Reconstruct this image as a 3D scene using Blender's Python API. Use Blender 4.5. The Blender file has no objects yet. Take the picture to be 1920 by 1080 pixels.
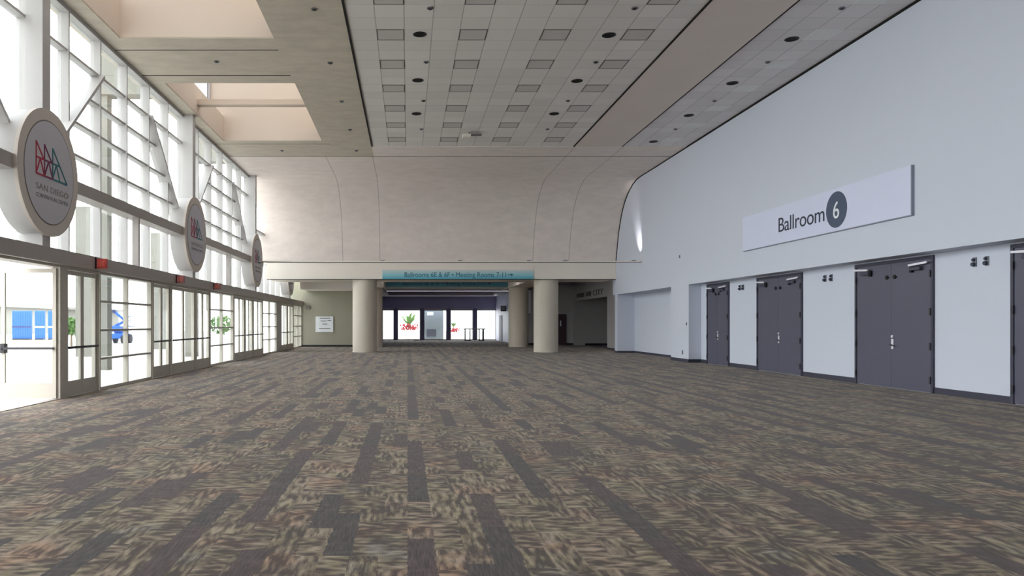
import bpy, bmesh, math, random
from mathutils import Vector, Matrix
random.seed(7)
SC = bpy.context.scene
COL = SC.collection
PI = math.pi

# ------------------------------------------------------------------ helpers
def lin(r, g=None, b=None):
    if g is None: g = b = r
    f = lambda c: (c/255/12.92) if c/255 <= 0.04045 else ((c/255+0.055)/1.055)**2.4
    return (f(r), f(g), f(b), 1)

class MB:
    def __init__(s): s.bm = bmesh.new()
    def box(s, x0, x1, y0, y1, z0, z1, bevel=0):
        x0, x1 = min(x0, x1), max(x0, x1); y0, y1 = min(y0, y1), max(y0, y1); z0, z1 = min(z0, z1), max(z0, z1)
        r = bmesh.ops.create_cube(s.bm, size=1)
        bmesh.ops.scale(s.bm, vec=(x1-x0, y1-y0, z1-z0), verts=r['verts'])
        bmesh.ops.translate(s.bm, vec=((x0+x1)/2, (y0+y1)/2, (z0+z1)/2), verts=r['verts'])
        if bevel:
            es = list({e for v in r['verts'] for e in v.link_edges})
            bmesh.ops.bevel(s.bm, geom=es, offset=bevel, segments=2, affect='EDGES', profile=0.5)
        return s
    def cyl(s, p0, p1, r0, r1=None, n=24):
        p0, p1 = Vector(p0), Vector(p1); d = p1-p0
        if r1 is None: r1 = r0
        q = Vector((0, 0, 1)).rotation_difference(d.normalized()).to_matrix().to_4x4()
        m = Matrix.Translation((p0+p1)/2) @ q
        bmesh.ops.create_cone(s.bm, cap_ends=True, segments=n, radius1=r0, radius2=r1, depth=d.length, matrix=m)
        return s
    def bar(s, p0, p1, w, d, side):
        # rectangular bar from p0 to p1; `side` is the direction of its depth d
        p0, p1, sd = Vector(p0), Vector(p1), Vector(side).normalized()
        a = (p1-p0).normalized(); wd = a.cross(sd).normalized()*w/2; dp = sd*d/2
        vs = [s.bm.verts.new(p+i*wd+j*dp) for p in (p0, p1) for i, j in ((-1, -1), (1, -1), (1, 1), (-1, 1))]
        for f in ((0, 3, 2, 1), (4, 5, 6, 7), (0, 1, 5, 4), (1, 2, 6, 5), (2, 3, 7, 6), (3, 0, 4, 7)):
            s.bm.faces.new([vs[i] for i in f])
        return s
    def prism(s, pts, axis, a, b):
        # pts: outline in the two other axes, extruded along axis from a to b
        def P(p, t):
            return {'x': (t, p[0], p[1]), 'y': (p[0], t, p[1]), 'z': (p[0], p[1], t)}[axis]
        A = [s.bm.verts.new(P(p, a)) for p in pts]; B = [s.bm.verts.new(P(p, b)) for p in pts]
        s.bm.faces.new(A); s.bm.faces.new(B[::-1]); n = len(pts)
        for i in range(n): s.bm.faces.new((A[i], B[i], B[(i+1) % n], A[(i+1) % n]))
        return s
    def lathe(s, prof, c, axis='z', n=40):
        rows = []
        for r, h in prof:
            row = []
            for k in range(n):
                t = 2*PI*k/n; u, v = r*math.cos(t), r*math.sin(t)
                p = {'z': (u, v, h), 'x': (h, u, v), 'y': (u, h, v)}[axis]
                row.append(s.bm.verts.new(Vector(p)+Vector(c)))
            rows.append(row)
        for a, b in zip(rows[:-1], rows[1:]):
            for k in range(n): s.bm.faces.new((a[k], a[(k+1) % n], b[(k+1) % n], b[k]))
        return s
    def quad(s, *p):
        s.bm.faces.new([s.bm.verts.new(q) for q in p]); return s
    def addmesh(s, me, mtx):
        n0 = len(s.bm.verts); s.bm.from_mesh(me); s.bm.verts.ensure_lookup_table()
        bmesh.ops.transform(s.bm, matrix=mtx, verts=s.bm.verts[n0:]); return s
    def build(s, name, mat, parent=None, smooth=False, origin=None, fix=True):
        if fix: bmesh.ops.recalc_face_normals(s.bm, faces=s.bm.faces)
        root = parent
        while root is not None and root.parent is not None: root = root.parent
        vs = [v.co for v in s.bm.verts]
        if root is not None: o0 = Vector(root.location)
        elif origin is not None: o0 = Vector(origin)
        else:
            lo = [min(v[i] for v in vs) for i in range(3)]; hi = [max(v[i] for v in vs) for i in range(3)]
            o0 = Vector(((lo[0]+hi[0])/2, (lo[1]+hi[1])/2, lo[2]))
        bmesh.ops.translate(s.bm, vec=-o0, verts=s.bm.verts)
        me = bpy.data.meshes.new(name); s.bm.to_mesh(me); s.bm.free()
        if smooth:
            for p in me.polygons: p.use_smooth = True
            me.set_sharp_from_angle(angle=math.radians(40))
        me.materials.append(mat)
        o = bpy.data.objects.new(name, me); COL.objects.link(o)
        if parent is None: o.location = o0
        else: o.parent = parent
        return o

def tag(o, label=None, cat=None, group=None, kind=None):
    if label: o['label'] = label
    if cat: o['category'] = cat
    if group: o['group'] = group
    if kind or label: o['kind'] = kind or 'thing'
    return o
def empty(name, loc, label, cat, group=None, kind=None):
    o = bpy.data.objects.new(name, None); COL.objects.link(o); o.location = loc
    o.empty_display_size = 0.1
    return tag(o, label, cat, group, kind)
def copy_tree(o, loc, label):
    c = o.copy(); COL.objects.link(c); c.location = loc; c['label'] = label
    for ch in list(o.children):
        d = ch.copy(); COL.objects.link(d); d.parent = c
        for g in list(ch.children):
            e = g.copy(); COL.objects.link(e); e.parent = d
    return c
def text_mesh(body, size, extrude=0.004, align='LEFT', spacing=1.0, sx=1.0):
    cu = bpy.data.curves.new('t', 'FONT'); cu.body = body; cu.size = size; cu.extrude = extrude
    cu.align_x = align; cu.space_character = spacing
    o = bpy.data.objects.new('t', cu); COL.objects.link(o)
    bpy.context.view_layer.update()
    me = bpy.data.meshes.new_from_object(o.evaluated_get(bpy.context.evaluated_depsgraph_get()))
    bpy.data.objects.remove(o); bpy.data.curves.remove(cu)
    me.transform(Matrix.Diagonal((sx, 1, 1, 1)))
    return me
def frame_m(right, up, loc):
    r, u = Vector(right), Vector(up); n = r.cross(u)
    m = Matrix((r, u, n)).transposed().to_4x4(); m.translation = Vector(loc); return m
ORD = ['first', 'second', 'third', 'fourth', 'fifth', 'sixth', 'seventh', 'eighth', 'ninth']

# ------------------------------------------------------------------ materials
def nd(nt, t, **k):
    n = nt.nodes.new(t)
    for a, v in k.items(): setattr(n, a, v)
    return n
def new_mat(name):
    m = bpy.data.materials.new(name); m.use_nodes = True; nt = m.node_tree
    return m, nt, nt.nodes['Principled BSDF']
def mat(name, col, rough=0.6, metal=0.0, var=0.06, scale=3.0, bump=0.0, bscale=60, spec=0.4, stretch=(1, 1, 1)):
    m, nt, b = new_mat(name); L = nt.links.new
    b.inputs['Roughness'].default_value = rough; b.inputs['Metallic'].default_value = metal
    b.inputs['Specular IOR Level'].default_value = spec
    g = nd(nt, 'ShaderNodeNewGeometry'); mp = nd(nt, 'ShaderNodeMapping'); mp.inputs['Scale'].default_value = stretch
    L(g.outputs['Position'], mp.inputs['Vector'])
    n = nd(nt, 'ShaderNodeTexNoise'); n.inputs['Scale'].default_value = scale; n.inputs['Detail'].default_value = 5
    L(mp.outputs['Vector'], n.inputs['Vector'])
    mx = nd(nt, 'ShaderNodeMix', data_type='RGBA')
    mx.inputs['A'].default_value = tuple(c*(1-var) for c in col[:3])+(1,)
    mx.inputs['B'].default_value = tuple(min(1, c*(1+var)) for c in col[:3])+(1,)
    L(n.outputs['Fac'], mx.inputs['Factor']); L(mx.outputs['Result'], b.inputs['Base Color'])
    if bump:
        n2 = nd(nt, 'ShaderNodeTexNoise'); n2.inputs['Scale'].default_value = bscale
        L(mp.outputs['Vector'], n2.inputs['Vector'])
        bp = nd(nt, 'ShaderNodeBump'); bp.inputs['Strength'].default_value = bump; bp.inputs['Distance'].default_value = 0.01
        L(n2.outputs['Fac'], bp.inputs['Height']); L(bp.outputs['Normal'], b.inputs['Normal'])
    return m
def emit(name, col, strength):
    m, nt, b = new_mat(name)
    b.inputs['Base Color'].default_value = col; b.inputs['Emission Color'].default_value = col
    b.inputs['Emission Strength'].default_value = strength
    return m
def glass_mat(name, tint, refl=0.5):
    m, nt, b = new_mat(name); L = nt.links.new; nt.nodes.remove(b)
    out = nt.nodes['Material Output']
    t = nd(nt, 'ShaderNodeBsdfTransparent'); t.inputs['Color'].default_value = tint
    g = nd(nt, 'ShaderNodeBsdfGlossy'); g.inputs['Roughness'].default_value = 0.02
    f = nd(nt, 'ShaderNodeFresnel'); f.inputs['IOR'].default_value = 1.35
    k = nd(nt, 'ShaderNodeMath', operation='MULTIPLY'); k.inputs[1].default_value = refl
    mx = nd(nt, 'ShaderNodeMixShader')
    L(f.outputs['Fac'], k.inputs[0]); L(k.outputs[0], mx.inputs[0]); L(t.outputs[0], mx.inputs[1]); L(g.outputs[0], mx.inputs[2])
    L(mx.outputs[0], out.inputs['Surface'])
    return m

def carpet_mat():
    m, nt, b = new_mat('carpet'); L = nt.links.new
    b.inputs['Roughness'].default_value = 0.95; b.inputs['Specular IOR Level'].default_value = 0.15
    b.inputs['Sheen Weight'].default_value = 0.11; b.inputs['Sheen Roughness'].default_value = 0.5; b.inputs['Sheen Tint'].default_value = (1, .95, .92, 1)
    geo = nd(nt, 'ShaderNodeNewGeometry'); sp = nd(nt, 'ShaderNodeSeparateXYZ'); L(geo.outputs['Position'], sp.inputs[0])
    def M(op, a, c=None, d=None):
        n = nd(nt, 'ShaderNodeMath', operation=op)
        for i, v in enumerate((a, c, d)):
            if v is None: continue
            if isinstance(v, (int, float)): n.inputs[i].default_value = v
            else: L(v, n.inputs[i])
        return n.outputs[0]
    def V(x, y, z=0.0):
        n = nd(nt, 'ShaderNodeCombineXYZ')
        for i, v in enumerate((x, y, z)):
            if isinstance(v, (int, float)): n.inputs[i].default_value = v
            else: L(v, n.inputs[i])
        return n.outputs[0]
    def WN(v):
        n = nd(nt, 'ShaderNodeTexWhiteNoise', noise_dimensions='3D'); L(v, n.inputs['Vector']); return n.outputs['Value']
    def NZ(v, s, det=2.0, rough=0.5):
        n = nd(nt, 'ShaderNodeTexNoise'); n.inputs['Scale'].default_value = s; n.inputs['Detail'].default_value = det
        n.inputs['Roughness'].default_value = rough; L(v, n.inputs['Vector']); return n.outputs['Fac']
    def RAMP(f, stops, interp='LINEAR'):
        n = nd(nt, 'ShaderNodeValToRGB'); n.color_ramp.interpolation = interp
        e = n.color_ramp.elements
        while len(e) < len(stops): e.new(0.5)
        for i, (p, c) in enumerate(stops): e[i].position = p; e[i].color = c if isinstance(c, tuple) else (c, c, c, 1)
        L(f, n.inputs[0]); return n.outputs[0]
    def MIX(f, a, c, mode='MIX'):
        n = nd(nt, 'ShaderNodeMix', data_type='RGBA', blend_type=mode)
        for key, v in (('Factor', f), ('A', a), ('B', c)):
            if isinstance(v, (int, float)): n.inputs[key].default_value = v
            elif isinstance(v, tuple): n.inputs[key].default_value = v
            else: L(v, n.inputs[key])
        return n.outputs['Result']
    X, Y = sp.outputs['X'], sp.outputs['Y']
    W, LN = 0.185, 1.1
    # planks: narrow strips that run away from the camera, staggered, part of them plain dark
    wob = M('MULTIPLY', M('SUBTRACT', NZ(V(M('MULTIPLY', X, 3.0), M('MULTIPLY', Y, 14.0)), 1.0, 2), 0.5), 0.05)
    xi = M('FLOOR', M('DIVIDE', M('ADD', X, wob), W))
    yo = WN(V(xi, 3.3, 1.0))
    yi = M('FLOOR', M('ADD', M('DIVIDE', Y, LN), M('MULTIPLY', yo, 5.0)))
    r1 = WN(V(xi, yi, 7.0)); r2 = WN(V(xi, yi, 19.0)); rc = WN(V(xi, 8.0, 2.0))
    per = M('LESS_THAN', M('FRACT', M('DIVIDE', M('ADD', xi, 0.5), 3.0)), 0.3334)
    thr = M('ADD', M('ADD', 0.03, M('MULTIPLY', rc, 0.08)), M('MULTIPLY', per, M('ADD', 0.38, M('MULTIPLY', rc, 0.3))))
    dark = M('LESS_THAN', r1, thr)
    # woven strokes, blocky at about a centimetre
    qx = M('MULTIPLY', M('FLOOR', M('DIVIDE', X, 0.012)), 0.012); qy = M('MULTIPLY', M('FLOOR', M('DIVIDE', Y, 0.014)), 0.014)
    h = NZ(V(M('MULTIPLY', qx, 7.0), M('MULTIPLY', qy, 17.0)), 1.0, 2, 0.5)
    v = NZ(V(M('MULTIPLY', qx, 24.0), M('MULTIPLY', qy, 4.5)), 1.0, 2, 0.5)
    ci = M('FLOOR', M('DIVIDE', X, 0.19)); cj = M('FLOOR', M('DIVIDE', M('ADD', Y, M('MULTIPLY', WN(V(ci, 1.0, 5.0)), 0.6)), 0.42))
    o = M('GREATER_THAN', WN(V(ci, cj, 3.0)), 0.55)
    st = M('ADD', M('MULTIPLY', h, M('SUBTRACT', 1.0, o)), M('MULTIPLY', v, o))
    big = NZ(V(M('MULTIPLY', X, 1.0), M('MULTIPLY', Y, 1.0)), 3.2, 3)
    st = M('ADD', st, M('MULTIPLY', M('SUBTRACT', big, 0.5), 0.35))
    st = M('ADD', st, M('MULTIPLY', M('SUBTRACT', r2, 0.5), 0.10))
    base = RAMP(st, [(0.36, lin(74, 64, 58)), (0.45, lin(92, 80, 71)), (0.50, lin(120, 108, 93)), (0.58, lin(144, 131, 112)), (0.70, lin(178, 165, 146))])
    tn = NZ(V(X, Y), 1.7, 2)
    tint = RAMP(tn, [(0.30, (0.9, 0.96, 1.05, 1)), (0.42, (1.0, 1.0, 0.86, 1)), (0.54, (1.02, 0.98, 0.97, 1)), (0.68, (1.2, 0.95, 0.84, 1))])
    base = MIX(1.0, base, tint, 'MULTIPLY')
    sk = NZ(V(M('MULTIPLY', X, 110.0), M('MULTIPLY', Y, 5.0)), 1.0, 2)
    dk = RAMP(sk, [(0.38, lin(52, 45, 46)), (0.6, lin(90, 78, 79))])
    dt = RAMP(r2, [(0.0, (0.82, 0.98, 0.98, 1)), (0.35, (0.86, 1.0, 0.98, 1)), (0.36, (1.1, 1.0, 1.03, 1)), (1.0, (1.05, 0.97, 0.95, 1))])
    dk = MIX(1.0, dk, dt, 'MULTIPLY')
    col = MIX(1.0, MIX(M('MULTIPLY', dark, 0.9), base, dk), (0.70, 0.685, 0.685, 1), 'MULTIPLY')
    L(col, b.inputs['Base Color'])
    bp = nd(nt, 'ShaderNodeBump'); bp.inputs['Strength'].default_value = 0.25; bp.inputs['Distance'].default_value = 0.004
    L(st, bp.inputs['Height']); L(bp.outputs['Normal'], b.inputs['Normal'])
    return m

def tile_mat(name, x0, mx, y0, my, col):
    m, nt, b = new_mat(name); L = nt.links.new
    b.inputs['Roughness'].default_value = 0.8; b.inputs['Specular IOR Level'].default_value = 0.2
    geo = nd(nt, 'ShaderNodeNewGeometry'); sp = nd(nt, 'ShaderNodeSeparateXYZ'); L(geo.outputs['Position'], sp.inputs[0])
    def M(op, a, c=None):
        n = nd(nt, 'ShaderNodeMath', operation=op)
        for i, v in enumerate((a, c)):
            if v is None: continue
            if isinstance(v, (int, float)): n.inputs[i].default_value = v
            else: L(v, n.inputs[i])
        return n.outputs[0]
    tx = M('DIVIDE', M('SUBTRACT', sp.outputs['X'], x0), mx); ty = M('DIVIDE', M('SUBTRACT', sp.outputs['Y'], y0), my)
    fx, fy = M('FRACT', tx), M('FRACT', ty)
    ex = M('LESS_THAN', M('MINIMUM', fx, M('SUBTRACT', 1.0, fx)), 0.016)
    ey = M('LESS_THAN', M('MINIMUM', fy, M('SUBTRACT', 1.0, fy)), 0.016)
    cv = nd(nt, 'ShaderNodeCombineXYZ'); L(M('FLOOR', tx), cv.inputs[0]); L(M('FLOOR', ty), cv.inputs[1])
    wn = nd(nt, 'ShaderNodeTexWhiteNoise'); L(cv.outputs[0], wn.inputs['Vector'])
    a = nd(nt, 'ShaderNodeMix', data_type='RGBA'); a.inputs['A'].default_value = tuple(c*.95 for c in col[:3])+(1,); a.inputs['B'].default_value = tuple(c*1.05 for c in col[:3])+(1,)
    L(wn.outputs['Value'], a.inputs['Factor'])
    e = M('MAXIMUM', M('MULTIPLY', ex, 0.5), M('MULTIPLY', ey, 0.25))
    d = nd(nt, 'ShaderNodeMix', data_type='RGBA'); d.inputs['B'].default_value = tuple(c*.2 for c in col[:3])+(1,)
    L(e, d.inputs['Factor']); L(a.outputs['Result'], d.inputs['A']); L(d.outputs['Result'], b.inputs['Base Color'])
    return m

def concrete_mat(name, col, joints=(), var=0.14):
    m, nt, b = new_mat(name); L = nt.links.new
    b.inputs['Roughness'].default_value = 0.75; b.inputs['Specular IOR Level'].default_value = 0.25
    geo = nd(nt, 'ShaderNodeNewGeometry'); mp = nd(nt, 'ShaderNodeMapping'); mp.inputs['Scale'].default_value = (0.8, 1.5, 1.7)
    L(geo.outputs['Position'], mp.inputs['Vector'])
    n = nd(nt, 'ShaderNodeTexNoise'); n.inputs['Scale'].default_value = 1.6; n.inputs['Detail'].default_value = 8; n.inputs['Roughness'].default_value = 0.65
    L(mp.outputs[0], n.inputs['Vector'])
    r = nd(nt, 'ShaderNodeValToRGB'); r.color_ramp.elements[0].position = 0.3; r.color_ramp.elements[1].position = 0.7
    r.color_ramp.elements[0].color = tuple(c*(1-var) for c in col[:3])+(1,); r.color_ramp.elements[1].color = tuple(min(1, c*(1+var)) for c in col[:3])+(1,)
    L(n.outputs['Fac'], r.inputs[0]); last = r.outputs[0]
    if joints:
        sp = nd(nt, 'ShaderNodeSeparateXYZ'); L(geo.outputs['Position'], sp.inputs[0])
        for j in joints:
            a = nd(nt, 'ShaderNodeMath', operation='SUBTRACT'); L(sp.outputs['X'], a.inputs[0]); a.inputs[1].default_value = j
            c = nd(nt, 'ShaderNodeMath', operation='ABSOLUTE'); L(a.outputs[0], c.inputs[0])
            d = nd(nt, 'ShaderNodeMath', operation='LESS_THAN'); L(c.outputs[0], d.inputs[0]); d.inputs[1].default_value = 0.018
            f = nd(nt, 'ShaderNodeMath', operation='MULTIPLY'); L(d.outputs[0], f.inputs[0]); f.inputs[1].default_value = 0.5
            mx = nd(nt, 'ShaderNodeMix', data_type='RGBA'); L(f.outputs[0], mx.inputs['Factor']); L(last, mx.inputs['A'])
            mx.inputs['B'].default_value = tuple(c*.3 for c in col[:3])+(1,); last = mx.outputs['Result']
    L(last, b.inputs['Base Color'])
    n2 = nd(nt, 'ShaderNodeTexNoise'); n2.inputs['Scale'].default_value = 25; L(geo.outputs['Position'], n2.inputs['Vector'])
    bp = nd(nt, 'ShaderNodeBump'); bp.inputs['Strength'].default_value = 0.12; bp.inputs['Distance'].default_value = 0.01
    L(n2.outputs['Fac'], bp.inputs['Height']); L(bp.outputs[0], b.inputs['Normal'])
    return m

MT = dict(
    carpet=carpet_mat(),
    white_wall=mat('white_wall', lin(203, 208, 221), 0.7, var=0.015, scale=0.6, bump=0.03),
    panel_white=mat('panel_white', lin(212, 217, 240), 0.5, var=0.01),
    concrete=concrete_mat('concrete', lin(203, 193, 177), var=.11),
    vault=concrete_mat('vault_concrete', lin(238, 227, 220), joints=(-3.4, -1.45, 6.6, 8.5), var=0.07),
    beige=mat('beige_paint', lin(220, 204, 188), 0.8, var=0.03, scale=1.0),
    soffit=mat('smooth_soffit', lin(228, 215, 206), 0.8, var=0.03, scale=1.0),
    column_paint=mat('column_paint', lin(206, 198, 184), .7, var=.04, scale=1.4),
    fascia_pale=mat('fascia_pale', lin(236, 229, 218), 0.7, var=.02),
    fascia=mat('fascia_paint', lin(238, 230, 220), 0.7, var=0.03, scale=1.2),
    black_gap=mat('black_gap', lin(22, 20, 20), 0.9),
    white_metal=mat('white_metal', lin(184, 181, 179), 0.5, var=0.02),
    grey_metal=mat('grey_metal', lin(168, 161, 156), 0.5, var=0.03),
    door_metal=mat('door_frame_metal', lin(182, 176, 165), 0.5, var=0.03),
    dark_bar=mat('dark_bar', lin(48, 46, 50), 0.4, metal=0.3),
    chrome=mat('chrome', lin(225, 225, 232), 0.35, metal=0.15),
    glass=glass_mat('glass', (0.96, 0.98, 0.98, 1), 0.35),
    door_grey=mat('door_grey', lin(83, 83, 99), 0.45, var=0.04, scale=2, stretch=(1, 2, .3)),
    door_jamb=mat('door_jamb', lin(62, 62, 78), 0.5, var=0.03),
    base_dark=mat('base_dark', lin(58, 58, 72), 0.6, var=0.04),
    base_black=mat('base_black', lin(22, 22, 24), 0.6),
    taupe_wall=mat('taupe_wall', lin(156, 153, 137), 0.7, var=0.03, scale=0.8),
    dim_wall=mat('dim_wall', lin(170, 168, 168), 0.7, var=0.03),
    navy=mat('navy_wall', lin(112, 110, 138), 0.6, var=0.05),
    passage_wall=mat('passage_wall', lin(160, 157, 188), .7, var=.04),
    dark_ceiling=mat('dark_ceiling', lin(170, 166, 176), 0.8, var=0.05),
    disc_rim=mat('disc_rim', lin(198, 189, 180), 0.6, var=0.03),
    disc_face=mat('disc_face', lin(192, 190, 197), 0.6, var=0.03),
    disc_groove=mat('disc_groove', lin(120, 113, 110), 0.7),
    red=mat('logo_red', lin(172, 36, 62), 0.5), plum=mat('logo_plum', lin(120, 40, 84), 0.5), teal=mat('logo_teal', lin(32, 112, 122), 0.5),
    pale_print=mat('pale_print', lin(140, 132, 128), 0.6), grey_print=mat('grey_print', lin(122, 118, 120), 0.6),
    ink=mat('ink', lin(52, 56, 74), 0.6), slate=mat('slate', lin(74, 86, 108), 0.6), white_print=mat('white_print', lin(232, 236, 240), 0.6),
    banner_text=mat('banner_text', lin(42, 100, 128), 0.6),
    exit_dull=mat('exit_dull', lin(150, 98, 94), 0.6, var=.05),
    exit_red=mat('exit_red', lin(205, 82, 76), 0.6, var=.05),
    sky_glass=glass_mat('sky_glass', (.6, .6, .6, 1), .3),
    edge_strip=mat('edge_strip', lin(140, 143, 160), 0.6),
    fill_tube=emit('lamp_tube', lin(255, 240, 236), 9.0),  # glow of the added passage lamp
    tube_dim=emit('lamp_tube_dim', lin(225, 222, 235), 1.6),
    letter_grey=mat('letter_grey', lin(92, 90, 90), .7),
    pot=mat('pot_pale', lin(226, 190, 184), 0.7),
    sign_red=emit('sign_red', lin(235, 120, 105), 0.1),
    lens_black=mat('lens_black', lin(10, 9, 9), 0.7), trim_dark=mat('trim_dark', lin(30, 28, 28), 0.6),
    panel_grey=mat('ceiling_panel_grey', lin(206, 201, 196), 0.8, var=0.03), panel_light=mat('ceiling_panel_light', lin(236, 235, 234), 0.8, var=0.03),
    panel_edge=mat('ceiling_panel_edge', lin(96, 92, 88), 0.8),
    ext_concrete=mat('exterior_concrete', lin(190, 188, 182), 0.9, var=0.06, scale=0.4),
    pier=concrete_mat('pier_concrete', lin(128, 127, 120), var=0.06),
    ext_white=mat('exterior_white', lin(236, 236, 234), 0.8),
    blue=mat('blue_paint', lin(20, 84, 172), 0.5, var=0.08), tyre=mat('tyre', lin(38, 38, 42), 0.9), navy_paint=mat('navy_paint', lin(26, 40, 80), 0.5),
    leaf=mat('leaf', lin(88, 122, 66), 0.7, var=0.3, scale=9), planter_red=mat('planter_red', lin(206, 74, 62), 0.6), flower=mat('flower_red', lin(140, 38, 46), 0.6, var=0.3, scale=20),
    bark=mat('bark', lin(112, 96, 78), 0.9), steel=mat('steel', lin(120, 122, 130), 0.4, metal=0.5),
    maroon=mat('maroon', lin(72, 52, 62), 0.6), dim_grey=mat('dim_grey', lin(146, 154, 154), 0.6),
    wood_top=mat('table_top', lin(150, 146, 150), 0.5),
)
CEIL = 8.48
MT['tiles'] = tile_mat('ceiling_tiles', -1.4, 0.6617, 15.66-0.683*30, 0.683, lin(232, 227, 222))
MT['tiles2'] = tile_mat('ceiling_tiles_side', 8.43, 0.6425, 15.66-0.683*30, 0.683, lin(230, 225, 226))

def banner_mat():
    m, nt, b = new_mat('banner_gradient'); L = nt.links.new
    b.inputs['Roughness'].default_value = 0.6
    tc = nd(nt, 'ShaderNodeTexCoord'); sp = nd(nt, 'ShaderNodeSeparateXYZ'); L(tc.outputs['Generated'], sp.inputs[0])
    r = nd(nt, 'ShaderNodeValToRGB'); e = r.color_ramp.elements
    e[0].position = 0.0; e[0].color = lin(84, 176, 198); e[1].position = 1.0; e[1].color = lin(210, 218, 218)
    x = e.new(0.45); x.color = lin(150, 208, 218)
    L(sp.outputs['Z'], r.inputs[0]); L(r.outputs[0], b.inputs['Base Color'])
    return m
MT['banner'] = banner_mat()
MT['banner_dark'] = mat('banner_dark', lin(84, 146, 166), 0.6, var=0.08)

# ------------------------------------------------------------------ key dimensions
XD = -7.02            # lower door plane
XF = -7.13            # inner face of the fins
XG = -7.62            # upper glass
FIN = [4.55, 14.75, 24.95, 35.15, 45.35]
XU, XR = 11.0, 11.48  # right wall: upper face, recessed face
SOF = 3.054
YB = -9.0             # wall behind the camera
YV0, YV1 = 35.4, 39.39
FASB, FAST = 3.88, 4.76
X_T0, X_T1, X_S0, X_S1 = -1.4, 6.54, 8.43, XU
Y_TE = 29.35

def S(o, label, cat): return tag(o, label, cat, None, 'structure')

# ------------------------------------------------------------------ floor and ground
f = MB(); f.box(XD-0.12, 12.8, YB, 69.0, -0.2, 0.0)
S(f.build('floor', MT['carpet']), 'brown and tan patterned plank carpet over the whole hall floor', 'floor')
g = MB(); g.box(-140, XD-0.12, -60, 160, -0.25, -0.02); g.box(XD-0.12, 60, 69.0, 160, -0.25, -0.02)
S(g.build('ground', MT['ext_concrete']), 'pale concrete paving outside the glass walls', 'ground')

# ------------------------------------------------------------------ ceilings
root = empty('ceiling', (0, 0, CEIL), 'flat concrete soffit with recessed reveals around the skylights', 'ceiling', None, 'structure')
c = MB(); T = 0.5
SKY = [(-8.5, -2.1), (1.2, 8.0), (11.4, 18.22), (21.6, 28.45)]
WX0, WX1 = -7.02, -3.26
YJ = 31.05
c.box(WX1, X_T0, YB, YJ, CEIL, CEIL+T)                      # long strip beside the tiles
ys = [YB]+[v for p in SKY for v in p]+[YJ]
for i in range(0, len(ys), 2): c.box(-7.9, WX1, ys[i], ys[i+1], CEIL, CEIL+T)     # cross beams
for a, b in SKY: c.box(-7.9, WX0, a, b, CEIL, CEIL+T)      # strip above the glass
c.build('soffit', MT['concrete'], root)
MB().box(X_T0, XU+0.6, Y_TE, YJ, CEIL, CEIL+T).box(-7.9, XU+0.6, YJ, YV0, CEIL, CEIL+T).build('vault_band', MT['vault'], root)   # band before the vault
for (xa, xb, y) in ((-7.5, -3.28, 18.99), (-7.5, -3.28, 20.93), (-7.5, -3.28, 8.8), (-7.5, -3.28, 10.7), (-7.5, -3.0, 28.91), (-7.5, 10.95, 31.05)):
    MB().box(xa, xb, y-0.02, y+0.02, CEIL-0.004, CEIL+0.01).build('reveal', MT['black_gap'], root)
t = MB(); t.box(X_T0, X_T1, YB, Y_TE, CEIL+0.02, CEIL+T)
o = t.build('ceiling_tile_field', MT['tiles']); S(o, 'wide grey field of square ceiling tiles in the middle of the hall', 'ceiling')
t = MB(); t.box(X_S0, X_S1+0.5, YB, Y_TE, CEIL+0.02, CEIL+T)
o = t.build('ceiling_tile_field', MT['tiles2']); S(o, 'narrow strip of pale ceiling tiles along the tall white wall', 'ceiling')
t = MB(); t.box(X_T1, X_S0, YB, Y_TE, CEIL, CEIL+T)
o = t.build('ceiling_band', MT['soffit']); S(o, 'plain smooth taupe ceiling band between the two tile fields', 'ceiling')
for i, (x, y1, w, lab) in enumerate(((X_T0, Y_TE, .05, 'thick black shadow gap along the window side of the tile field'), (X_T1, Y_TE, .045, 'thin black shadow gap between tile field and smooth taupe band'), (X_S0, Y_TE, .035, 'thin dark shadow gap between smooth band and narrow tile strip'))):
    o = MB().box(x-w/2, x+w/2, YB, y1, CEIL-0.006, CEIL+0.03).build('trim_%d' % (i+1), MT['black_gap']); S(o, lab, 'trim')

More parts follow.
